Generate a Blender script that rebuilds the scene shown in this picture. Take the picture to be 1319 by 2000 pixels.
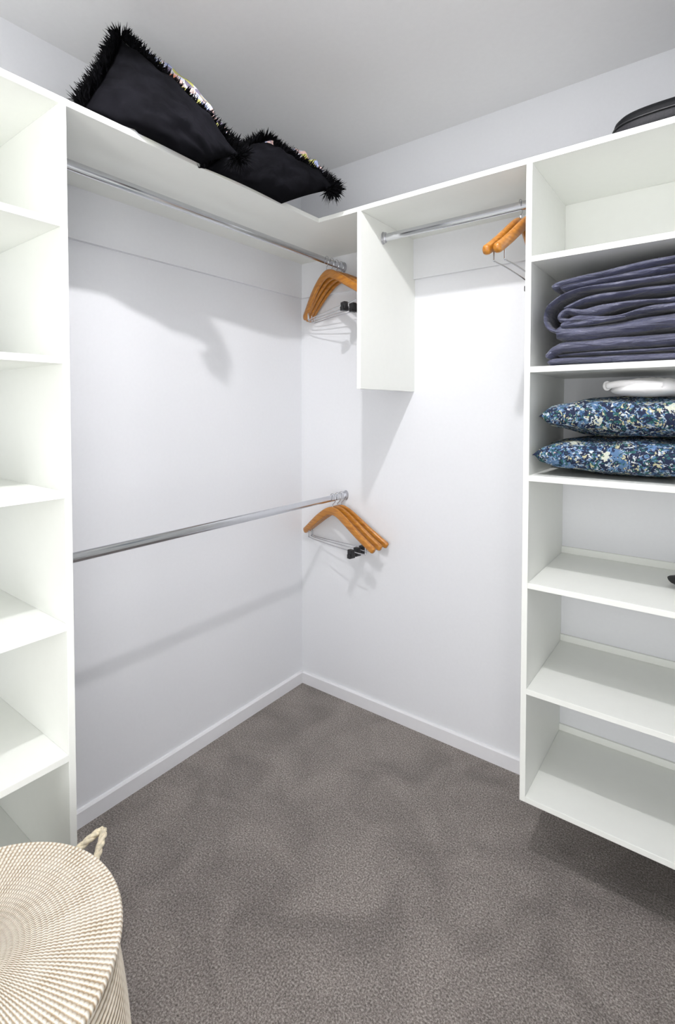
import bpy, bmesh, math, random
from mathutils import Vector, Matrix, noise
random.seed(7)
for o in list(bpy.data.objects): bpy.data.objects.remove(o)
S = bpy.context.scene
COL = S.collection

# ---------------------------------------------------------------- camera
F_PX, PX, PY, W, H = 1002.1, 647.1, 828.24, 1319, 2000
yaw, pitch = 0.65, -0.0302
cd = bpy.data.cameras.new('camera'); cam = bpy.data.objects.new('camera', cd); COL.objects.link(cam)
cam.location = (1.598, -1.869, 1.3234)
cam.rotation_euler = (math.pi/2+pitch, 0, yaw)
cd.sensor_fit = 'VERTICAL'; cd.sensor_height = 36; cd.sensor_width = 24
cd.lens = F_PX/H*36
cd.shift_x = (W/2-PX)/H; cd.shift_y = (PY-H/2)/H
cd.clip_start = 0.05
S.camera = cam

# ---------------------------------------------------------------- light
LAMP = (1.167, -1.325, 2.549)
LAMP_STRENGTH = 3350.0
LAMP_COL = (1.0, 0.985, 1.0, 1)
EAST_FILL_POWER = 22.0          # added fill behind the camera, east side
BACK_FILL_POWER = 22.0          # second added fill, from the back wall
w = bpy.data.worlds.new('world'); S.world = w; w.use_nodes = True
w.node_tree.nodes['Background'].inputs[0].default_value = (0.9, 0.95, 1, 1)
w.node_tree.nodes['Background'].inputs[1].default_value = 0.8
S.view_settings.view_transform = 'Standard'; S.view_settings.look = 'None'
S.view_settings.gamma = 1; S.view_settings.use_curve_mapping = False
S.view_settings.exposure = 0.0
al = bpy.data.lights.new('east_fill_light', 'AREA'); al.shape = 'RECTANGLE'; al.size = 0.84; al.size_y = 1.9
al.energy = EAST_FILL_POWER; al.color = (1.0, 0.99, 0.97)
alo = bpy.data.objects.new('east_fill_light', al); COL.objects.link(alo)
alo.location = (2.20, -2.50, 1.02); alo.rotation_euler = (math.pi/2, 0, math.pi/2)   # added soft fill, faces -x into the room
al2 = al.copy(); al2.energy = BACK_FILL_POWER; alo2 = bpy.data.objects.new('back_fill_light', al2); COL.objects.link(alo2)
alo2.location = (1.35, -3.14, 1.02); alo2.rotation_euler = (math.pi/2, 0, 0)      # added soft fill, faces +y into the room

# ---------------------------------------------------------------- materials
def newmat(name):
    m = bpy.data.materials.new(name); m.use_nodes = True
    nt = m.node_tree; b = nt.nodes['Principled BSDF']
    return m, nt, b
def N(nt, t, **kw):
    n = nt.nodes.new(t)
    for k, v in kw.items():
        if isinstance(k, str) and hasattr(n, k): setattr(n, k, v)
    return n
def ramp(nt, stops, interp='LINEAR'):
    r = nt.nodes.new('ShaderNodeValToRGB'); r.color_ramp.interpolation = interp
    e = r.color_ramp.elements
    while len(e) > 1: e.remove(e[-1])
    e[0].position = stops[0][0]; e[0].color = (*stops[0][1], 1)
    for p_, c in stops[1:]:
        q = e.new(p_); q.color = (*c, 1)
    return r
def math_(nt, op, a, b=None, c=None):
    n = nt.nodes.new('ShaderNodeMath'); n.operation = op
    for i, v in enumerate((a, b, c)):
        if v is None: continue
        if isinstance(v, (int, float)): n.inputs[i].default_value = v
        else: nt.links.new(v, n.inputs[i])
    return n.outputs[0]
def simple(name, col, rough=.5, metal=0, nscale=0, namp=0.04, bump=0, spec=.5, sheen=0):
    m, nt, b = newmat(name)
    b.inputs['Roughness'].default_value = rough; b.inputs['Metallic'].default_value = metal
    b.inputs['Specular IOR Level'].default_value = spec
    if sheen: b.inputs['Sheen Weight'].default_value = sheen; b.inputs['Sheen Roughness'].default_value = .4
    tc = nt.nodes.new('ShaderNodeTexCoord')
    nz = nt.nodes.new('ShaderNodeTexNoise'); nz.inputs['Scale'].default_value = nscale or 12; nz.inputs['Detail'].default_value = 6
    nt.links.new(tc.outputs['Object'], nz.inputs['Vector'])
    lo = tuple(max(0, c*(1-namp)) for c in col); hi = tuple(min(1, c*(1+namp)) for c in col)
    r = ramp(nt, [(.3, lo), (.7, hi)]); nt.links.new(nz.outputs['Fac'], r.inputs[0]); nt.links.new(r.outputs[0], b.inputs['Base Color'])
    if bump:
        bp = nt.nodes.new('ShaderNodeBump'); bp.inputs['Strength'].default_value = bump; bp.inputs['Distance'].default_value = .002
        nt.links.new(nz.outputs['Fac'], bp.inputs['Height']); nt.links.new(bp.outputs[0], b.inputs['Normal'])
    return m
M = {}
M['wall'] = simple('wall_paint', (.775, .785, .81), .55, nscale=90, namp=.008, bump=.03, spec=.3)
M['ceiling'] = simple('ceiling_paint', (.78, .78, .79), .8, nscale=60, namp=.01, spec=.2)
M['mel'] = simple('white_melamine', (.86, .875, .835), .40, nscale=40, namp=.006, spec=.4)
M['panel'] = simple('wall_lining', (.775, .785, .81), .55, nscale=90, namp=.008, spec=.3)
M['skirt'] = simple('gloss_white_skirting', (.80, .80, .82), .35, nscale=30, namp=.01)
M['chrome'] = simple('chrome', (.62, .63, .66), .18, metal=1, nscale=30, namp=.03)
M['bracket'] = simple('bracket_metal', (.55, .55, .58), .3, metal=1, nscale=30, namp=.04)
M['black'] = simple('black_rubber', (.012, .012, .014), .45, nscale=60, namp=.2)
M['velvet'] = simple('black_velvet', (.0048, .0048, .0062), .85, nscale=14, namp=.5, bump=.15, spec=.03)
M['feather'] = simple('black_feather', (.002, .002, .003), .8, nscale=80, namp=.6, spec=.1)
M['case'] = simple('charcoal_case', (.006, .0065, .0075), .6, nscale=400, namp=.3, bump=.2, spec=.12)
M['case_band'] = simple('grey_case_band', (.024, .024, .027), .55, nscale=300, namp=.2, spec=.15)
M['cloth'] = simple('white_cotton', (.86, .85, .85), .8, nscale=50, namp=.03, bump=.2, sheen=.2)
M['pouch'] = simple('black_fabric', (.006, .006, .008), .6, nscale=60, namp=.3)
M['rope'] = simple('cream_rope', (.75, .67, .50), .8, nscale=120, namp=.25, bump=.4)
M['door'] = simple('door_paint', (.8, .8, .8), .5, nscale=20, namp=.01)
M['outside'] = simple('hall_paint', (.8, .8, .78), .7)
# lamp
m, nt, b = newmat('lamp_glow'); b.inputs['Base Color'].default_value = (1, 1, 1, 1)
b.inputs['Emission Color'].default_value = LAMP_COL; b.inputs['Emission Strength'].default_value = LAMP_STRENGTH; M['glow'] = m
# satin
m, nt, b = newmat('slate_satin')
tc = N(nt, 'ShaderNodeTexCoord'); nz = N(nt, 'ShaderNodeTexNoise'); nz.inputs['Scale'].default_value = 13; nz.inputs['Detail'].default_value = 5; nz.inputs['Distortion'].default_value = 1.2
mp = N(nt, 'ShaderNodeMapping'); mp.inputs['Scale'].default_value = (1, 1, 6)
nt.links.new(tc.outputs['Object'], mp.inputs[0]); nt.links.new(mp.outputs[0], nz.inputs['Vector'])
r = ramp(nt, [(.3, (.040, .044, .084)), (.7, (.076, .081, .142))]); nt.links.new(nz.outputs['Fac'], r.inputs[0]); nt.links.new(r.outputs[0], b.inputs['Base Color'])
b.inputs['Roughness'].default_value = .38; b.inputs['Sheen Weight'].default_value = .25
bp = N(nt, 'ShaderNodeBump'); bp.inputs['Strength'].default_value = .8; bp.inputs['Distance'].default_value = .016
nt.links.new(nz.outputs['Fac'], bp.inputs['Height']); nt.links.new(bp.outputs[0], b.inputs['Normal']); M['satin'] = m
# wood
m, nt, b = newmat('honey_wood')
tc = N(nt, 'ShaderNodeTexCoord'); mp = N(nt, 'ShaderNodeMapping'); mp.inputs['Scale'].default_value = (6, 60, 60)
nz = N(nt, 'ShaderNodeTexNoise'); nz.inputs['Scale'].default_value = 2.5; nz.inputs['Detail'].default_value = 5
nt.links.new(tc.outputs['Object'], mp.inputs[0]); nt.links.new(mp.outputs[0], nz.inputs['Vector'])
r = ramp(nt, [(.3, (.34, .115, .010)), (.7, (.54, .225, .025))]); nt.links.new(nz.outputs['Fac'], r.inputs[0]); nt.links.new(r.outputs[0], b.inputs['Base Color'])
b.inputs['Roughness'].default_value = .35; b.inputs['Coat Weight'].default_value = .3; M['wood'] = m
# carpet
m, nt, b = newmat('greige_carpet')
tc = N(nt, 'ShaderNodeTexCoord')
n1 = N(nt, 'ShaderNodeTexNoise'); n1.inputs['Scale'].default_value = 5.0; n1.inputs['Detail'].default_value = 4; n1.inputs['Distortion'].default_value = .8
n2 = N(nt, 'ShaderNodeTexNoise'); n2.inputs['Scale'].default_value = 210; n2.inputs['Detail'].default_value = 5; n2.inputs['Roughness'].default_value = .7
n3 = N(nt, 'ShaderNodeTexVoronoi'); n3.inputs['Scale'].default_value = 260
for n in (n1, n2, n3): nt.links.new(tc.outputs['Object'], n.inputs['Vector'])
r1 = ramp(nt, [(.36, (.80, .80, .80)), (.64, (1.12, 1.12, 1.12))])
r2 = ramp(nt, [(.34, (.085, .073, .065)), (.5, (.245, .217, .198)), (.68, (.53, .485, .447))])
nt.links.new(n1.outputs['Fac'], r1.inputs[0]); nt.links.new(n2.outputs['Fac'], r2.inputs[0])
mx = N(nt, 'ShaderNodeMix'); mx.data_type = 'RGBA'; mx.blend_type = 'MULTIPLY'; mx.inputs['Factor'].default_value = 1
nt.links.new(r2.outputs[0], mx.inputs[6]); nt.links.new(r1.outputs[0], mx.inputs[7]); nt.links.new(mx.outputs[2], b.inputs['Base Color'])
b.inputs['Roughness'].default_value = 1; b.inputs['Specular IOR Level'].default_value = .05; b.inputs['Sheen Weight'].default_value = .15
ad = math_(nt, 'ADD', n2.outputs['Fac'], math_(nt, 'MULTIPLY', n3.outputs['Distance'], .5))
bp = N(nt, 'ShaderNodeBump'); bp.inputs['Strength'].default_value = .8; bp.inputs['Distance'].default_value = .006
nt.links.new(ad, bp.inputs['Height']); nt.links.new(bp.outputs[0], b.inputs['Normal']); M['carpet'] = m
# floral prints
def floral(name, scale, stops, stretch=(1, 1, 1), rough=.8):
    m, nt, b = newmat(name)
    tc = N(nt, 'ShaderNodeTexCoord'); mp = N(nt, 'ShaderNodeMapping'); mp.inputs['Scale'].default_value = stretch
    nd = N(nt, 'ShaderNodeTexNoise'); nd.inputs['Scale'].default_value = scale*.8
    oi = N(nt, 'ShaderNodeObjectInfo'); nt.links.new(tc.outputs['Object'], mp.inputs[0]); nt.links.new(math_(nt, 'MULTIPLY', oi.outputs['Random'], 7.0), mp.inputs['Location']); nt.links.new(mp.outputs[0], nd.inputs['Vector'])
    mv = N(nt, 'ShaderNodeMix'); mv.data_type = 'RGBA'; mv.blend_type = 'LINEAR_LIGHT'; mv.inputs['Factor'].default_value = .012
    nt.links.new(mp.outputs[0], mv.inputs[6]); nt.links.new(nd.outputs['Color'], mv.inputs[7])
    v1 = N(nt, 'ShaderNodeTexVoronoi'); v1.inputs['Scale'].default_value = scale
    v2 = N(nt, 'ShaderNodeTexVoronoi'); v2.inputs['Scale'].default_value = scale*.19
    n3 = N(nt, 'ShaderNodeTexNoise'); n3.inputs['Scale'].default_value = scale*.16; n3.inputs['Detail'].default_value = 1
    for v in (v1, v2): nt.links.new(mv.outputs[2], v.inputs['Vector'])
    nt.links.new(mp.outputs[0], n3.inputs['Vector'])
    sp = N(nt, 'ShaderNodeSeparateColor'); nt.links.new(v1.outputs['Color'], sp.inputs[0])
    sp2 = N(nt, 'ShaderNodeSeparateColor'); nt.links.new(v2.outputs['Color'], sp2.inputs[0])
    rA = ramp(nt, stops, 'CONSTANT')
    nt.links.new(math_(nt, 'FRACT', math_(nt, 'ADD', math_(nt, 'MULTIPLY', sp.outputs[0], .62), math_(nt, 'MULTIPLY', n3.outputs['Fac'], .9))), rA.inputs[0])
    rB = ramp(nt, [(0, stops[-1][1]), (.35, stops[-2][1]), (.6, (.36, .34, .17)), (.8, (.46, .34, .30)), (.92, (.12, .22, .42))], 'CONSTANT')
    rB.color_ramp.elements[0].color = (.60, .62, .50, 1); rB.color_ramp.elements[1].color = (.09, .17, .30, 1); nt.links.new(sp2.outputs[1], rB.inputs[0])
    fl = math_(nt, 'LESS_THAN', v2.outputs['Distance'], .42)
    pick = math_(nt, 'GREATER_THAN', sp2.outputs[2], .5)
    ff = math_(nt, 'MULTIPLY', fl, pick)
    ff = math_(nt, 'MULTIPLY', ff, math_(nt, 'GREATER_THAN', sp.outputs[1], .3))
    mm = N(nt, 'ShaderNodeMix'); mm.data_type = 'RGBA'; nt.links.new(math_(nt, 'MULTIPLY', ff, .85), mm.inputs[0])
    nt.links.new(rA.outputs[0], mm.inputs[6]); nt.links.new(rB.outputs[0], mm.inputs[7])
    nt.links.new(mm.outputs[2], b.inputs['Base Color']); b.inputs['Roughness'].default_value = rough
    b.inputs['Specular IOR Level'].default_value = .3
    return m
NAVY = (.010, .016, .045)
M['floral'] = floral('navy_floral_print', 135, [(0, NAVY), (.22, (.012, .07, .10)), (.32, NAVY), (.47, (.04, .10, .20)), (.54, (.28, .36, .44)), (.59, NAVY), (.71, (.02, .09, .085)), (.79, (.10, .18, .32)), (.85, (.52, .56, .56)), (.90, NAVY), (.95, (.45, .43, .26))])
M['floral_top'] = floral('bright_floral_print', 40, [(0, (.16, .14, .2)), (.25, (.55, .2, .12)), (.4, (.42, .42, .12)), (.55, (.32, .36, .55)), (.7, (.6, .42, .38)), (.85, (.45, .48, .6)), (.93, (.6, .6, .65))])
# woven basket
def weave(name, lid):
    m, nt, b = newmat(name)
    tc = N(nt, 'ShaderNodeTexCoord'); s = N(nt, 'ShaderNodeSeparateXYZ'); nt.links.new(tc.outputs['Object'], s.inputs[0])
    x, y, z = s.outputs
    ang = math_(nt, 'ARCTAN2', y, x)
    rad = math_(nt, 'SQRT', math_(nt, 'ADD', math_(nt, 'MULTIPLY', x, x), math_(nt, 'MULTIPLY', y, y)))
    src = rad if lid else z
    pitch_ = .0080 if lid else .0105
    t = math_(nt, 'DIVIDE', src, pitch_)
    ringf = math_(nt, 'FRACT', t); ring = math_(nt, 'FLOOR', t)
    coil = math_(nt, 'SINE', math_(nt, 'MULTIPLY', ringf, math.pi))
    cnt = 170 if lid else 110
    st = math_(nt, 'SINE', math_(nt, 'ADD', math_(nt, 'MULTIPLY', ang, cnt), math_(nt, 'MULTIPLY', ring, 0.5 if lid else math.pi)))
    st01 = math_(nt, 'MULTIPLY_ADD', st, .5, .5)
    nz = N(nt, 'ShaderNodeTexNoise'); nz.inputs['Scale'].default_value = 22; nz.inputs['Detail'].default_value = 3; nt.links.new(tc.outputs['Object'], nz.inputs['Vector'])
    f = math_(nt, 'MULTIPLY', math_(nt, 'MULTIPLY_ADD', math_(nt, 'POWER', coil, .7), .42, .58), math_(nt, 'MULTIPLY_ADD', st01, .85, .15)) if lid else math_(nt, 'MULTIPLY', math_(nt, 'POWER', coil, 1.1), math_(nt, 'MULTIPLY_ADD', st01, .25, .75))
    f2 = math_(nt, 'ADD', f, math_(nt, 'MULTIPLY_ADD', nz.outputs['Fac'], .5, -.25))
    if lid: r = ramp(nt, [(.08, (.36, .27, .17)), (.32, (.62, .53, .42)), (.62, (.85, .79, .685))])
    else: r = ramp(nt, [(.12, (.22, .165, .11)), (.45, (.60, .51, .39)), (.8, (.78, .71, .60))])
    nt.links.new(f2, r.inputs[0]); nt.links.new(r.outputs[0], b.inputs['Base Color'])
    b.inputs['Roughness'].default_value = .75; b.inputs['Specular IOR Level'].default_value = .25
    bp = N(nt, 'ShaderNodeBump'); bp.inputs['Strength'].default_value = .8; bp.inputs['Distance'].default_value = .003
    nt.links.new(f, bp.inputs['Height']); nt.links.new(bp.outputs[0], b.inputs['Normal'])
    return m
M['lid'] = weave('woven_lid', True); M['weave'] = weave('woven_body', False)

# ---------------------------------------------------------------- helpers
def link(name, bm, mat, parent=None, smooth=False, bevel=0, loc=None):
    me = bpy.data.meshes.new(name); bmesh.ops.recalc_face_normals(bm, faces=bm.faces[:]); bm.to_mesh(me); bm.free()
    o = bpy.data.objects.new(name, me); COL.objects.link(o)
    for mm in (mat if isinstance(mat, (list, tuple)) else [mat]): me.materials.append(mm)
    if smooth:
        for p_ in me.polygons: p_.use_smooth = True
    if bevel:
        bv = o.modifiers.new('bevel', 'BEVEL'); bv.width = bevel; bv.segments = 2; bv.limit_method = 'ANGLE'
    if parent is not None: o.parent = parent
    if loc: o.location = loc
    return o
def box(bm, x0, x1, y0, y1, z0, z1):
    v = [bm.verts.new((x, y, z)) for x in (x0, x1) for y in (y0, y1) for z in (z0, z1)]
    for f in ((0, 1, 3, 2), (4, 6, 7, 5), (0, 4, 5, 1), (2, 3, 7, 6), (0, 2, 6, 4), (1, 5, 7, 3)):
        bm.faces.new([v[i] for i in f])
    return bm
def B(*a):
    bm = bmesh.new()
    return box(bm, *a)
def sweep(bm, pts, prof, up=Vector((0, 1, 0)), scales=None, cap=True):
    """sweep profile [(a,b)] along pts; a along 'up', b along normal"""
    rings = []; n = len(pts)
    for i, p_ in enumerate(pts):
        t = (Vector(pts[min(i+1, n-1)])-Vector(pts[max(i-1, 0)])).normalized()
        a = (up-t*up.dot(t)).normalized(); c = t.cross(a)
        s = scales[i] if scales else (1, 1)
        rings.append([bm.verts.new(Vector(p_)+a*(u*s[0])+c*(v_*s[1])) for u, v_ in prof])
    k = len(prof)
    for i in range(n-1):
        for j in range(k): bm.faces.new((rings[i][j], rings[i][(j+1) % k], rings[i+1][(j+1) % k], rings[i+1][j]))
    if cap: bm.faces.new(rings[0][::-1]); bm.faces.new(rings[-1])
    return bm
def circ(r, k=10, ry=None): return [(r*math.cos(2*math.pi*i/k), (ry or r)*math.sin(2*math.pi*i/k)) for i in range(k)]
def lathe(bm, prof, k=64):
    rings = [[bm.verts.new((r*math.cos(2*math.pi*j/k), r*math.sin(2*math.pi*j/k), z)) for j in range(k)] for r, z in prof]
    for a, b_ in zip(rings, rings[1:]):
        for j in range(k): bm.faces.new((a[j], a[(j+1) % k], b_[(j+1) % k], b_[j]))
    return rings
def thing(name, label, cat, loc=(0, 0, 0), rz=0, group=None):
    o = bpy.data.objects.new(name, None); COL.objects.link(o); o.location = loc; o.rotation_euler = (0, 0, rz)
    o['label'] = label; o['category'] = cat
    if group: o['group'] = group
    return o
def tag(o, label, cat, group=None):
    o['label'] = label; o['category'] = cat
    if group: o['group'] = group
    return o
def struct(name, bm, m, **k):
    o = link(name, bm, m, **k); o['kind'] = 'structure'; return o
def cr(pts, n=8):
    """Catmull-Rom through pts"""
    P = [Vector(p_) for p_ in pts]; P = [P[0]*2-P[1]]+P+[P[-1]*2-P[-2]]; out = []
    for i in range(1, len(P)-2):
        for j in range(n):
            t = j/n; a, b_, c, d_ = P[i-1:i+3]
            out.append(.5*((2*b_)+(c-a)*t+(2*a-5*b_+4*c-d_)*t*t+(3*b_-a-3*c+d_)*t**3))
    out.append(P[-2]); return out

# ---------------------------------------------------------------- room
XE, YB, CE = 2.06, -3.0, 2.40        # east wall, back wall, ceiling
T = .016
X0, D, Y0, DL = 1.156, .393, -1.298, .419
XD = .588; ZT = 2.0; ZB = .199
struct('floor', B(-.1, XE+.9, YB-.9, .1, -.05, 0), M['carpet'])
struct('wall_left', B(-.1, 0, YB, .1, 0, CE+.3), M['wall'])
struct('wall_right', B(0, XE, 0, .1, 0, CE+.3), M['wall'])
DY0, DY1 = -2.93, -2.07  # unseen doorway, added to let in the east fill light
bm = B(XE, XE+.1, DY1, .1, 0, CE+.3); box(bm, XE, XE+.1, YB-.1, DY0, 0, CE+.3); box(bm, XE, XE+.1, DY0, DY1, 2.08, CE+.3)
struct('wall_east', bm, M['wall'])
DX0, DX1 = .92, 1.78  # second unseen doorway, added for the back fill light
bm = B(-.1, DX0, YB-.1, YB, 0, CE+.3); box(bm, DX1, XE, YB-.1, YB, 0, CE+.3); box(bm, DX0, DX1, YB-.1, YB, 2.08, CE+.3)
struct('wall_back', bm, M['wall'])
bm = B(DX0-.04, DX0, YB-.11, YB+.012, 0, 2.12); box(bm, DX1, DX1+.04, YB-.11, YB+.012, 0, 2.12); box(bm, DX0, DX1, YB-.11, YB+.012, 2.08, 2.12)
struct('trim_6', bm, M['skirt'], bevel=.003)
bm = B(XE-.012, XE+.11, DY1, DY1+.04, 0, 2.12); box(bm, XE-.012, XE+.11, DY0-.04, DY0, 0, 2.12); box(bm, XE-.012, XE+.11, DY0, DY1, 2.08, 2.12)
struct('trim_1', bm, M['skirt'], bevel=.003)
# ceiling with a shallow light recess
RX0, RX1, RY0, RY1 = .80, 1.55, -1.72, -.955
bm = bmesh.new()
box(bm, -.1, RX0, YB, .1, CE, CE+.02); box(bm, RX1, XE+.1, YB, .1, CE, CE+.02)
box(bm, RX0, RX1, YB, RY0, CE, CE+.02); box(bm, RX0, RX1, RY1, .1, CE, CE+.02)
box(bm, RX0-.02, RX0, RY0, RY1, CE+.02, CE+.21); box(bm, RX1, RX1+.02, RY0, RY1, CE+.02, CE+.21)
box(bm, RX0-.02, RX1+.02, RY0-.02, RY0, CE+.02, CE+.21); box(bm, RX0-.02, RX1+.02, RY1, RY1+.02, CE+.02, CE+.21)
box(bm, RX0-.02, RX1+.02, RY0-.02, RY1+.02, CE+.21, CE+.23)
struct('ceiling', bm, M['ceiling'])
def skirt(name, pts):
    bm = bmesh.new()
    # profile: height .056, thick .012 with chamfer
    a, b_ = Vector(pts[0]), Vector(pts[1]); n = Vector(pts[2])
    prof = [(0, 0), (.012, 0), (.012, .050), (.008, .056), (0, .056)]
    vs = [[bm.verts.new(p_+n*u+Vector((0, 0, v_))) for u, v_ in prof] for p_ in (a, b_)]
    for j in range(5): bm.faces.new((vs[0][j], vs[0][(j+1) % 5], vs[1][(j+1) % 5], vs[1][j]))
    bm.faces.new(vs[0]); bm.faces.new(vs[1][::-1])
    return struct(name, bm, M['skirt'])
skirt('baseboard_left', ((0, 0, 0), (0, YB, 0), (1, 0, 0)))
skirt('baseboard_right', ((.012, 0, 0), (XE, 0, 0), (0, -1, 0)))
# battens under the top shelf and the lining board
struct('trim_2', B(0, T, Y0, 0, 1.842, ZT), M['panel'])
struct('trim_3', B(T, XD, -T, 0, 1.842, ZT), M['panel'])
struct('trim_4', B(XD+T, X0, -T, 0, 1.842, ZT), M['panel'])
struct('trim_5', B(.402, X0-.001, -.0022, 0, .056, 1.842), M['panel'])

# ceiling lamp in the recess
lt = thing('ceiling_light', 'round ceiling lamp set up in the recess of the closet ceiling', 'lamp', (LAMP[0], LAMP[1], CE+.21))
bm = bmesh.new(); lathe(bm, [(0.0001, 0), (.06, 0), (.06, -.012), (.02, -.018), (.018, -.03), (.0001, -.03)], 32); link('lamp_base', bm, M['skirt'], lt, smooth=False)
bm = bmesh.new(); bmesh.ops.create_uvsphere(bm, u_segments=24, v_segments=16, radius=.02)
bulb = link('bulb', bm, M['glow'], lt, smooth=True); bulb.location = (0, 0, LAMP[2]-CE-.21)

# ---------------------------------------------------------------- top shelf (L)
bm = bmesh.new()
YL = -2.18
pts = [(0, 0), (XE, 0), (XE, -D), (DL, -D), (DL, YL), (0, YL)]
vb = [bm.verts.new((x, y, ZT)) for x, y in pts]; vt = [bm.verts.new((x, y, ZT+T)) for x, y in pts]
bm.faces.new(vb); bm.faces.new(vt[::-1])
for i in range(6): bm.faces.new((vb[i], vb[(i+1) % 6], vt[(i+1) % 6], vt[i]))
tag(link('top_shelf', bm, M['mel'], bevel=.001), 'long white L-shaped top shelf running around the corner below the ceiling', 'shelf')

# ---------------------------------------------------------------- shelf units
ZS = [1.729, 1.424, 1.120, .816, .512]
u = thing('shelf_unit', 'tall white open shelving unit on the right holding folded bedding and floral cushions', 'shelving', (X0, 0, ZB))
def part(name, a, parent, org, mat=None, **k):
    bm = B(a[0]-org[0], a[1]-org[0], a[2]-org[1], a[3]-org[1], a[4]-org[2], a[5]-org[2])
    return link(name, bm, mat or M['mel'], parent, bevel=.0008, **k)
og = (X0, 0, ZB)
part('side_panel', (X0, X0+T, -D, 0, ZB, ZT), u, og)
part('side_panel', (XE-T-.002, XE-.002, -D, 0, ZB, ZT), u, og)
for z in ZS: part('shelf', (X0+T, XE-T-.002, -D, 0, z, z+T), u, og)
part('bottom_shelf', (X0+T, XE-T-.002, -D, 0, ZB, ZB+T), u, og)
for z in [ZB]+ZS[2:]: part('back_strip', (X0+T, XE-T-.002, -.008, 0, z+T, z+T+.022), u, og)
part('back_strip', (X0+T, XE-T-.002, -T, 0, 1.842, ZT), u, og)
u = thing('shelf_unit', 'tall white open shelving unit with empty shelves on the left behind the woven basket', 'shelving', (0, Y0, ZB))
og = (0, Y0, ZB)
part('side_panel', (0.012, DL, Y0-T, Y0, ZB, ZT), u, og)
part('side_panel', (0.012, DL, YL, YL+T, ZB, ZT), u, og)
for z in ZS: part('shelf', (0.0, DL, YL+T, Y0-T, z, z+T), u, og)
part('bottom_shelf', (0.0, DL, YL+T, Y0-T, ZB, ZB+T), u, og)
part('back_strip', (0, T, YL+T, Y0-T, 1.842, ZT), u, og)
# divider
tag(link('divider_panel', B(0, T, -D, 0, 1.392, ZT), M['mel'], bevel=.0008, loc=(XD, 0, 0)), 'short white vertical divider panel hanging below the top shelf near the corner', 'panel')

# ---------------------------------------------------------------- hanging rails
def rail(label, a, b_):
    a, b_ = Vector(a), Vector(b_); mid = (a+b_)/2
    t = thing('hanging_rail', label, 'rail', mid, 0)
    d_ = (b_-a).normalized(); L_ = (b_-a).length/2
    up = Vector((0, 0, 1))
    prof = [(.014*math.cos(q)*1.0, .0075*math.sin(q)) for q in [2*math.pi*i/20 for i in range(20)]]
    link('rail_tube', sweep(bmesh.new(), [-d_*(L_-.001), d_*(L_-.001)], prof, up), M['chrome'], t, smooth=False)
    for s in (-1, 1):
        e = d_*L_*s
        pr = [(.0195*math.cos(q), .012*math.sin(q)) for q in [2*math.pi*i/20 for i in range(20)]]
        bm = sweep(bmesh.new(), [e, e-d_*s*.004], [(x*1.15, y*1.15) for x, y in pr], up)
        sweep(bm, [e-d_*s*.004, e-d_*s*.013], pr, up)
        link('end_bracket', bm, M['bracket'], t, bevel=.0008)
    return t
RX, RY = .262, -.25
rail('long chrome hanging rail under the top shelf on the left wall', (RX, Y0+.0005, 1.945), (RX, -.0165, 1.945))
rail('lower chrome hanging rail at waist height across the left wall', (RX, Y0+.0005, .935), (RX, -.0005, .935))
rail('short chrome hanging rail between the divider panel and the right shelving unit', (XD+T+.0005, RY, 1.944), (X0-.0005, RY, 1.944))

# ---------------------------------------------------------------- hangers
def hanger(label, loc, rz, group, ry=0, first=[None]):
    if first[0] is None:
        t = thing('clothes_hanger', label, 'hanger', loc, rz, group)
        pts = []
        for i in range(19):
            q = math.radians(-60+i*(240/18)); pts.append((.0105*math.cos(q)-0.0, 0, .0105+.0075*0+.0155*math.sin(q)))
        pts = [(x, y, z-.006) for x, y, z in pts]
        hook = [(0, 0, -.052), (0, 0, -.030), (.004, 0, -.024), (.014, 0, -.016), (.0185, 0, -.004), (.0165, 0, .008), (.009, 0, .0165), (0, 0, .0185), (-.009, 0, .0165), (-.0165, 0, .008), (-.018, 0, -.002)]
        link('hook', sweep(bmesh.new(), cr(hook, 4), circ(.0016, 8)), M['chrome'], t, smooth=True)
        c = [(-.232, .023, -.188), (-.205, .018, -.172), (-.15, .008, -.135), (-.10, .002, -.101), (-.055, 0, -.074), (-.025, 0, -.061), (0, 0, -.057), (.025, 0, -.061), (.055, 0, -.074), (.10, .002, -.101), (.15, .008, -.135), (.205, .018, -.172), (.232, .023, -.188)]
        c = cr(c, 4); n = len(c); sc = []
        for i, p_ in enumerate(c):
            e = abs(i-(n-1)/2)/((n-1)/2)
            h = 1.0-.25*e; wd = .75+.55*e
            if e > .97: h *= .7; wd *= .75
            sc.append((wd, h))
        prof = [(.0085*math.copysign(abs(math.cos(q))**.7, math.cos(q)), .0185*math.copysign(abs(math.sin(q))**.7, math.sin(q))) for q in [2*math.pi*i/16 for i in range(16)]]
        link('wooden_arms', sweep(bmesh.new(), c, prof, Vector((0, 1, 0)), sc), M['wood'], t, smooth=True)
        bar = cr([(-.190, .014, -.165), (-.190, .014, -.202), (-.184, .013, -.209), (-.1, .006, -.210), (.1, .006, -.210), (.184, .013, -.209), (.190, .014, -.202), (.190, .014, -.165)], 4)
        link('trouser_bar', sweep(bmesh.new(), bar, circ(.0022, 8)), M['chrome'], t, smooth=True)
        for x in (.115,):
            bm = B(x-.013, x+.013, -.006, .014, -.232, -.202); box(bm, x-.009, x+.009, -.012, .020, -.238, -.220)
            link('clip', bm, M['black'], t, bevel=.002)
        first[0] = t
        return t
    src = first[0]
    r_ = src.copy(); COL.objects.link(r_); r_.location = loc; r_.rotation_euler = (0, ry, rz); r_['label'] = label; r_['group'] = group
    for ch in list(src.children):
        k = ch.copy(); COL.objects.link(k); k.parent = r_
    return r_
R_ = math.radians
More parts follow.
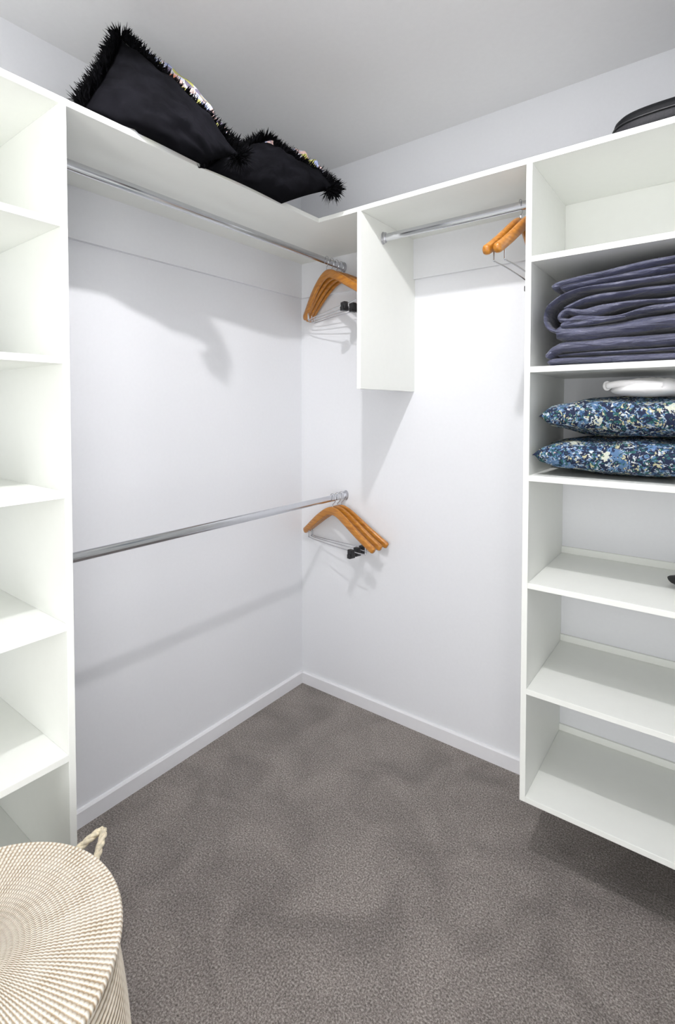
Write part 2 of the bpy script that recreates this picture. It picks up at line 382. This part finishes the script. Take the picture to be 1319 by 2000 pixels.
G1, G2, G3 = 'hangers on the lower left rail', 'hangers on the upper left rail', 'hangers on the short right rail'
hanger('wooden hanger on the lower rail, the one nearest the corner', (RX, -.035, .935+.0), R_(-4), G1)
hanger('wooden hanger on the lower rail, middle one of the three', (RX, -.065, .935), R_(-9), G1)
hanger('wooden hanger on the lower rail, the one farthest from the corner', (RX, -.100, .935), R_(-13), G1)
hanger('wooden hanger on the upper left rail, closest to the corner wall', (RX, -.045, 1.945), R_(-4), G2, R_(-6))
hanger('wooden hanger on the upper left rail, second out from the corner wall', (RX, -.078, 1.945), R_(-8), G2, R_(-6))
hanger('wooden hanger on the upper left rail, third out from the corner wall', (RX, -.112, 1.945), R_(-12.5), G2, R_(-5))
hanger('wooden hanger on the upper left rail, outermost and most twisted', (RX, -.146, 1.945), R_(-20), G2, R_(-4))
hanger('wooden hanger on the short right rail, the left one of the pair', (1.098, RY, 1.944), R_(90), G3)
hanger('wooden hanger on the short right rail, right one against the shelving unit', (1.128, RY, 1.944), R_(90), G3)

# ---------------------------------------------------------------- cushions
def cushion_mesh(c, thick, n=30, seed=0, wr=.006, sharp=.5, up=None, lean=False):
    """pillow over a quad of 4 corners c (world), two faces bulging. returns bm, edge loop, centre"""
    c = [Vector(p_) for p_ in c]; nr = (c[1]-c[0]).cross(c[3]-c[0])+(c[3]-c[2]).cross(c[1]-c[2]); nr.normalize()
    if up and nr.dot(Vector(up)) < 0: nr = -nr
    bm = bmesh.new(); cen = sum(c, Vector())/4
    grid = {}
    def pos(i, j, s):
        u, v = i/n, j/n
        a, b_ = 2*u-1, 2*v-1
        pin = .055
        uu = .5+.5*a*(1-pin*(1-b_*b_)); vv = .5+.5*b_*(1-pin*(1-a*a))
        p_ = c[0]*(1-uu)*(1-vv)+c[1]*uu*(1-vv)+c[2]*uu*vv+c[3]*(1-uu)*vv
        h = (max(0, 1-a*a)*max(0, 1-b_*b_))**sharp*thick/2*(min(1, 1.7*v*max(0, 1-u)**.5) if (lean and s == 1) else 1)
        w_ = noise.noise(Vector((u*4+seed, v*4, s*3.1)))*wr*2+noise.noise(Vector((u*11+seed, v*11, s)))*wr
        if lean and s == 1: p_ = p_+Vector((.35, 1.0, 1.0))*h*2.85*v*v*(1-u*.1)
        return p_+nr*(s*(h+w_*min(1, h/(thick*.15))))
    for s in (1, -1):
        for i in range(n+1):
            for j in range(n+1):
                edge = i in (0, n) or j in (0, n)
                if edge and s == -1: grid[(i, j, s)] = grid[(i, j, 1)]; continue
                grid[(i, j, s)] = bm.verts.new(pos(i, j, s))
        for i in range(n):
            for j in range(n):
                q = [grid[(i, j, s)], grid[(i+1, j, s)], grid[(i+1, j+1, s)], grid[(i, j+1, s)]]
                f = bm.faces.new(q if s == 1 else q[::-1]); f.material_index = 0 if s == 1 else 1
    loop = [pos(i, 0, 0) for i in range(n)]+[pos(n, j, 0) for j in range(n)]+[pos(n-i, n, 0) for i in range(n)]+[pos(0, n-j, 0) for j in range(n)]
    return bm, loop, cen, nr
def fringed(label, c, thick, seed, up, lo=.026, hi=.048, count=6500, floor_z=2.018):
    base = Vector(c[0])
    bm, loop, cen, nr = cushion_mesh(c, thick, seed=seed, up=up, lean=True, wr=.010)
    for v in bm.verts:
        if v.co.z < floor_z and v.co.x < DL+.004: v.co.z = floor_z+.0005
        v.co -= base
    o = link('feather_trimmed_cushion', bm, [M['floral_top'], M['velvet']], smooth=True); o.location = base
    tag(o, label, 'cushion')
    bm = bmesh.new(); m_ = len(loop); rnd = random.Random(seed)
    for k in range(count):
        s = rnd.random()*m_; i = int(s); f = s-i
        if s < m_*.46: continue
        p_ = loop[i].lerp(loop[(i+1) % m_], f); tan = (loop[(i+1) % m_]-loop[i]).normalized()
        out = tan.cross(nr); out.normalize()
        if out.dot(p_-cen) < 0: out = -out
        d_ = (out*rnd.uniform(.1, .8)+tan*rnd.uniform(-.6, .6)+nr*rnd.uniform(-1.3, .35)).normalized()
        L_ = rnd.uniform(lo, hi); wd = rnd.uniform(.0010, .0024)
        side = d_.cross(Vector((rnd.uniform(-1, 1), rnd.uniform(-1, 1), rnd.uniform(-1, 1)))).normalized()
        drop = rnd.uniform(.0, .012)
        prev = None
        for q, ww in ((0, 1), (.35, 1.2), (.7, .9), (1, .15)):
            c_ = p_+d_*L_*q-Vector((0, 0, drop*q*q))
            if c_.x < DL and c_.z < floor_z+.001: c_.z = floor_z+.001
            c_ -= base
            a, b_ = bm.verts.new(c_+side*wd*ww), bm.verts.new(c_-side*wd*ww)
            if prev: bm.faces.new((prev[0], prev[1], b_, a))
            prev = (a, b_)
    me = bpy.data.meshes.new('feather_fringe'); bm.to_mesh(me); bm.free(); me.materials.append(M['feather'])
    fo = bpy.data.objects.new('feather_fringe', me); COL.objects.link(fo); fo.parent = o
    return o
# corner order: low back, low front, drooping/right, top
fringed('larger left cushion on the top shelf, black velvet with feather fringe, tilted up', [(.395, -1.25, 2.024), (.462, -.96, 1.985), (.546, -.885, 2.006), (.285, -1.085, 2.325)], .12, 3, (-1.2, 1.3, .8))
fringed('black feather-fringed cushion slumped on the top shelf toward the corner, smaller right one', [(.43, -.92, 1.998), (.445, -.62, 1.99), (.545, -.46, 2.065), (.33, -.58, 2.245)], .12, 11, (-1.2, 1.3, .8))

# ---------------------------------------------------------------- folded bedding on the right
def ribbon(bm, path, th, y0, y1, seed, ny=16, amp=.004):
    P = cr([(x, 0, z) for x, z in path], 10); n = len(P); rows = []
    k = 8
    for iy in range(ny+1):
        y = y0+(y1-y0)*iy/ny; row = []
        e = min(iy, ny-iy)/ny; rd = min(1, math.sqrt(max(0, 1-(1-min(1, e/.06))**2))+.35)
        for side in (1, -1):
            seq = range(n) if side == 1 else range(n-1, -1, -1)
            for i in seq:
                t = (P[min(i+1, n-1)]-P[max(i-1, 0)]).normalized(); nn = Vector((-t.z, 0, t.x))
                w_ = noise.noise(Vector((P[i].x*14+seed, y*9, P[i].z*40+side*2)))*amp+noise.noise(Vector((P[i].x*5+seed*2, y*4, 7+side)))*amp
                hh = th/2*rd*(1 if 0 < i < n-1 else .5)
                q = P[i]+nn*side*(hh+w_)+Vector((0, y, 0))
                q.y += noise.noise(Vector((P[i].x*8+seed, P[i].z*50, y*2)))*.008
                row.append(bm.verts.new(q))
        rows.append(row)
    m_ = len(rows[0])
    for a, b_ in zip(rows, rows[1:]):
        for j in range(m_): bm.faces.new((a[j], a[(j+1) % m_], b_[(j+1) % m_], b_[j]))
    for row in (rows[0], rows[-1]):
        for i in range(n-1):
            try: bm.faces.new((row[i], row[i+1], row[m_-2-i], row[m_-1-i]))
            except ValueError: pass
def bedding(name, label, paths, ys, seed, off=(0, 0, 0)):
    bm = bmesh.new()
    for k, (pth, th, amp) in enumerate(paths): ribbon(bm, pth, th, ys[0]+.004*(k % 3), ys[1], seed+k*5, amp=amp)
    zmin = min(v.co.z for v in bm.verts); base = Vector((1.4, -.2, zmin))
    for v in bm.verts: v.co -= base
    o = link(name, bm, M['satin'], smooth=True); o.location = base+Vector(off); return tag(o, label, 'bedding')
ZQ = ZS[1]+T
bedding('folded_duvet_cover', 'thin folded slate-blue satin cover at the bottom of the bedding stack',
    [([(1.64, 1.488), (1.30, 1.492), (1.236, 1.484), (1.212, 1.464)], .026, .003),
     ([(1.64, 1.452), (1.35, 1.452), (1.26, 1.453), (1.215, 1.450)], .020, .002),
     ([(1.64, 1.470), (1.40, 1.470), (1.26, 1.468), (1.24, 1.466)], .010, .0025)], (-.385, -.03), 3)
bedding('folded_duvet', 'thick folded slate-blue satin duvet with rolled folds, middle of the bedding stack',
    [([(1.66, 1.648), (1.42, 1.643), (1.29, 1.638), (1.228, 1.616), (1.206, 1.576), (1.222, 1.540), (1.29, 1.524)], .013, .0025),
     ([(1.66, 1.546), (1.50, 1.538), (1.36, 1.526), (1.27, 1.524), (1.235, 1.533)], .036, .004),
     ([(1.65, 1.622), (1.42, 1.620), (1.32, 1.616), (1.252, 1.598)], .018, .004),
     ([(1.65, 1.597), (1.50, 1.590), (1.40, 1.592), (1.31, 1.578), (1.262, 1.590), (1.245, 1.566), (1.30, 1.560)], .012, .007),
     ([(1.65, 1.574), (1.46, 1.570), (1.36, 1.560), (1.29, 1.566), (1.25, 1.548), (1.30, 1.548), (1.40, 1.556)], .012, .007)], (-.387, -.03), 20)
bedding('folded_coverlet', 'dark folded slate-blue coverlet on top of the bedding stack',
    [([(1.66, 1.706), (1.50, 1.692), (1.36, 1.680), (1.25, 1.668), (1.219, 1.658)], .018, .003),
     ([(1.66, 1.680), (1.50, 1.672), (1.36, 1.664), (1.24, 1.656)], .020, .004)], (-.365, -.03), 41)

# floral cushions
def flat_cushion(label, x0, x1, y0, y1, z, th, seed, zt=.0):
    c = [(x0, y0, z), (x1, y0, z+zt), (x1, y1, z+zt), (x0, y1, z)]
    bm, loop, cen, nr = cushion_mesh(c, th, seed=seed, wr=.004, sharp=.29, up=(0, 0, 1))
    zmin = min(v.co.z for v in bm.verts); base = Vector((cen.x, cen.y, zmin))
    for v in bm.verts: v.co -= base
    o = link('floral_cushion', bm, [M['floral'], M['floral']], smooth=True); o.location = base
    tag(o, label, 'cushion', 'navy floral cushions'); return o
ZC = ZS[2]+T
c1 = flat_cushion('navy floral print cushion lying directly on the shelf, lower of the two', 1.180, 1.63, -.392, -.02, 1.190, .105, 5)
c1.location.z = ZC+.0005
c2 = flat_cushion('navy floral print cushion stacked on the other, under the white cloth', 1.195, 1.64, -.388, -.02, 1.30, .112, 15)
c2.location.z = ZC+.105
# white folded cloth
bm = bmesh.new(); n = 28
vs = {}
for i in range(n+1):
    for j in range(n+1):
        a = 2*i/n-1; b_ = 2*j/n-1
        # disc mapping
        x = a*math.sqrt(1-b_*b_/2); y = b_*math.sqrt(1-a*a/2); r2 = min(1, x*x+y*y)
        h = math.sqrt(max(0, 1-r2))
        wn = noise.noise(Vector((x*2.2, y*2.2, 4)))*.006+abs(noise.noise(Vector((x*3+y*2, y*1.2-x, 9))))*.008
        for s in (1, -1):
            if s == -1 and (i in (0, n) or j in (0, n)): vs[(i, j, s)] = vs[(i, j, 1)]; continue
            z = (.030*h**.8+wn*h) if s == 1 else -.018*h
            vs[(i, j, s)] = bm.verts.new((x*.088, y*.10, z))
for s in (1, -1):
    for i in range(n):
        for j in range(n): bm.faces.new([vs[(i, j, s)], vs[(i+1, j, s)], vs[(i+1, j+1, s)], vs[(i, j+1, s)]])
cl = link('folded_cloth', bm, M['cloth'], smooth=True, loc=(1.442, -.27, ZC+.236))
tag(cl, 'white folded cotton cloth lying on top of the floral cushions', 'cloth')
bm = bmesh.new()
sweep(bm, cr([(-.088, -.06, .012), (-.092, -.02, .014), (-.090, .03, .013), (-.084, .07, .010)], 6), circ(.013, 12, .010), Vector((0, 0, 1)))
sweep(bm, cr([(-.088, -.06, .012), (-.05, -.078, .016), (0, -.084, .014), (.04, -.084, .009)], 6), circ(.009, 12, .007), Vector((0, 0, 1)))
link('rolled_hem', bm, M['cloth'], cl, smooth=True)

# black soft case on the top shelf, right
def rounded(bm, L_, W_, Hh, r, taper, k=10, rows=10):
    """superellipse plan, domed profile"""
    rings = []
    for t, z in [(0.965, 0), (.995, .006), (1, .014), (1, Hh*.42), (.992, Hh*.5), (1.0, Hh*.58), (.985, Hh*.78), (.95, Hh*.92), (.88, Hh*.985), (.6, Hh*1.0), (.3, Hh*1.005)]:
        ring = []
        for q in range(64):
            a = 2*math.pi*q/64; c_, s_ = math.cos(a), math.sin(a); e = 2/5
            ring.append(bm.verts.new((L_/2*t*math.copysign(abs(c_)**e, c_), W_/2*t*math.copysign(abs(s_)**e, s_), z)))
        rings.append(ring)
    for ri, (a, b_) in enumerate(zip(rings, rings[1:])):
        for j in range(64):
            f = bm.faces.new((a[j], a[(j+1) % 64], b_[(j+1) % 64], b_[j])); f.material_index = 1 if ri in (1, 2) else 0
    bm.faces.new(rings[0][::-1]); bm.faces.new(rings[-1])
bm = bmesh.new(); rounded(bm, .46, .31, .058, .05, 0)
case = link('soft_case', bm, [M['case'], M['case_band']], smooth=True, loc=(1.583, -.228, ZT+T+.0005))
tag(case, 'black flat soft case with grey side band lying on the top shelf at the right', 'case')
bm = bmesh.new()
loop = []
for q in range(65):
    a = 2*math.pi*q/64; c_, s_ = math.cos(a), math.sin(a); e = 2/5
    loop.append((.2305*math.copysign(abs(c_)**e, c_), .1555*math.copysign(abs(s_)**e, s_), .0295))
sweep(bm, loop, circ(.0022, 6), Vector((0, 0, 1)), cap=False); link('zip_piping', bm, M['black'], case, smooth=True)
# small black pouch
bm = bmesh.new(); bmesh.ops.create_uvsphere(bm, u_segments=32, v_segments=20, radius=1)
for v in bm.verts:
    x, y, z = v.co
    z = math.copysign(abs(z)**.8, z)
    w_ = noise.noise(v.co*1.7)*.1
    v.co = Vector((x*.10*(1+w_), y*.05, max(z, -.85)*(.016+.012*(x*.5+.5))+.0238))
po = link('small_pouch', bm, M['pouch'], smooth=True, loc=(1.59, -.185, ZS[3]+T-.001))
zm = min(v.co.z for v in po.data.vertices); po.location.z = ZS[3]+T-zm+.0003
tag(po, 'small soft black pouch on the otherwise empty shelf below the floral cushions', 'pouch')

# ---------------------------------------------------------------- basket
BX, BY, ZL, RL = .698, -1.616, .480, .229
bk = thing('laundry_basket', 'round natural woven laundry basket with flat lid on the carpet at lower left', 'basket', (BX, BY, 0))
bm = bmesh.new(); prof = []
RB = .222
nz_ = 45
for i in range(nz_*3+1):
    z = .004+i/(nz_*3)*(ZL-.020)
    t = z/ZL; r = .199+.046*math.sin(math.pi*(.10+.62*(1-t)))
    prof.append((r+.0022*abs(math.sin(math.pi*z/.0105)), z))
prof = [(.001, .003)]+prof+[(prof[-1][0]-.012, ZL-.016), (prof[-1][0]-.014, ZL-.05), (.17, .02), (.001, .018)]
lathe(bm, prof, 96); link('basket_body', bm, M['weave'], bk, smooth=True)
bm = bmesh.new(); prof = [(.0005, 0.004)]
nr_ = 31
for i in range(1, nr_*4+1):
    r = i/(nr_*4)*RL; prof.append((r, .006*(1-(r/RL)**2)+.0016*abs(math.sin(math.pi*r/.0080))))
prof += [(RL+.003, -.004), (RL+.002, -.010), (RL-.005, -.015), (RL-.02, -.013), (.0005, -.010)]
lathe(bm, prof, 128); lid = link('basket_lid', bm, M['lid'], bk, smooth=True); lid.location = (0, 0, ZL-.002)
# plaited rope handles
def plait(pts, r=.006):
    P = cr(pts, 12); bm = bmesh.new(); n = len(P)
    for s in range(3):
        q = []
        for i, p_ in enumerate(P):
            t = (P[min(i+1, n-1)]-P[max(i-1, 0)]).normalized(); a = t.orthogonal().normalized(); b_ = t.cross(a)
            ph = i*.55+s*2*math.pi/3; q.append(p_+(a*math.cos(ph)+b_*math.sin(ph))*r*.62)
        sweep(bm, q, circ(r*.72, 8), Vector((.3, .2, 1)))
    return bm
def handle(ang):
    d_ = Vector((math.cos(ang), math.sin(ang), 0)); s_ = Vector((-d_.y, d_.x, 0))
    r0 = .226
    pts = [d_*(r0-.002)+s_*.045+Vector((0, 0, .385)), d_*(r0+.012)+s_*.040+Vector((0, 0, .40)), d_*(r0+.062)+s_*.022+Vector((0, 0, .418)), d_*(r0+.104)+Vector((0, 0, .424)),
           d_*(r0+.062)-s_*.022+Vector((0, 0, .418)), d_*(r0+.012)-s_*.040+Vector((0, 0, .40)), d_*(r0-.002)-s_*.045+Vector((0, 0, .385))]
    link('rope_handle', plait(pts), M['rope'], bk, smooth=True)
handle(R_(114)); handle(R_(294))
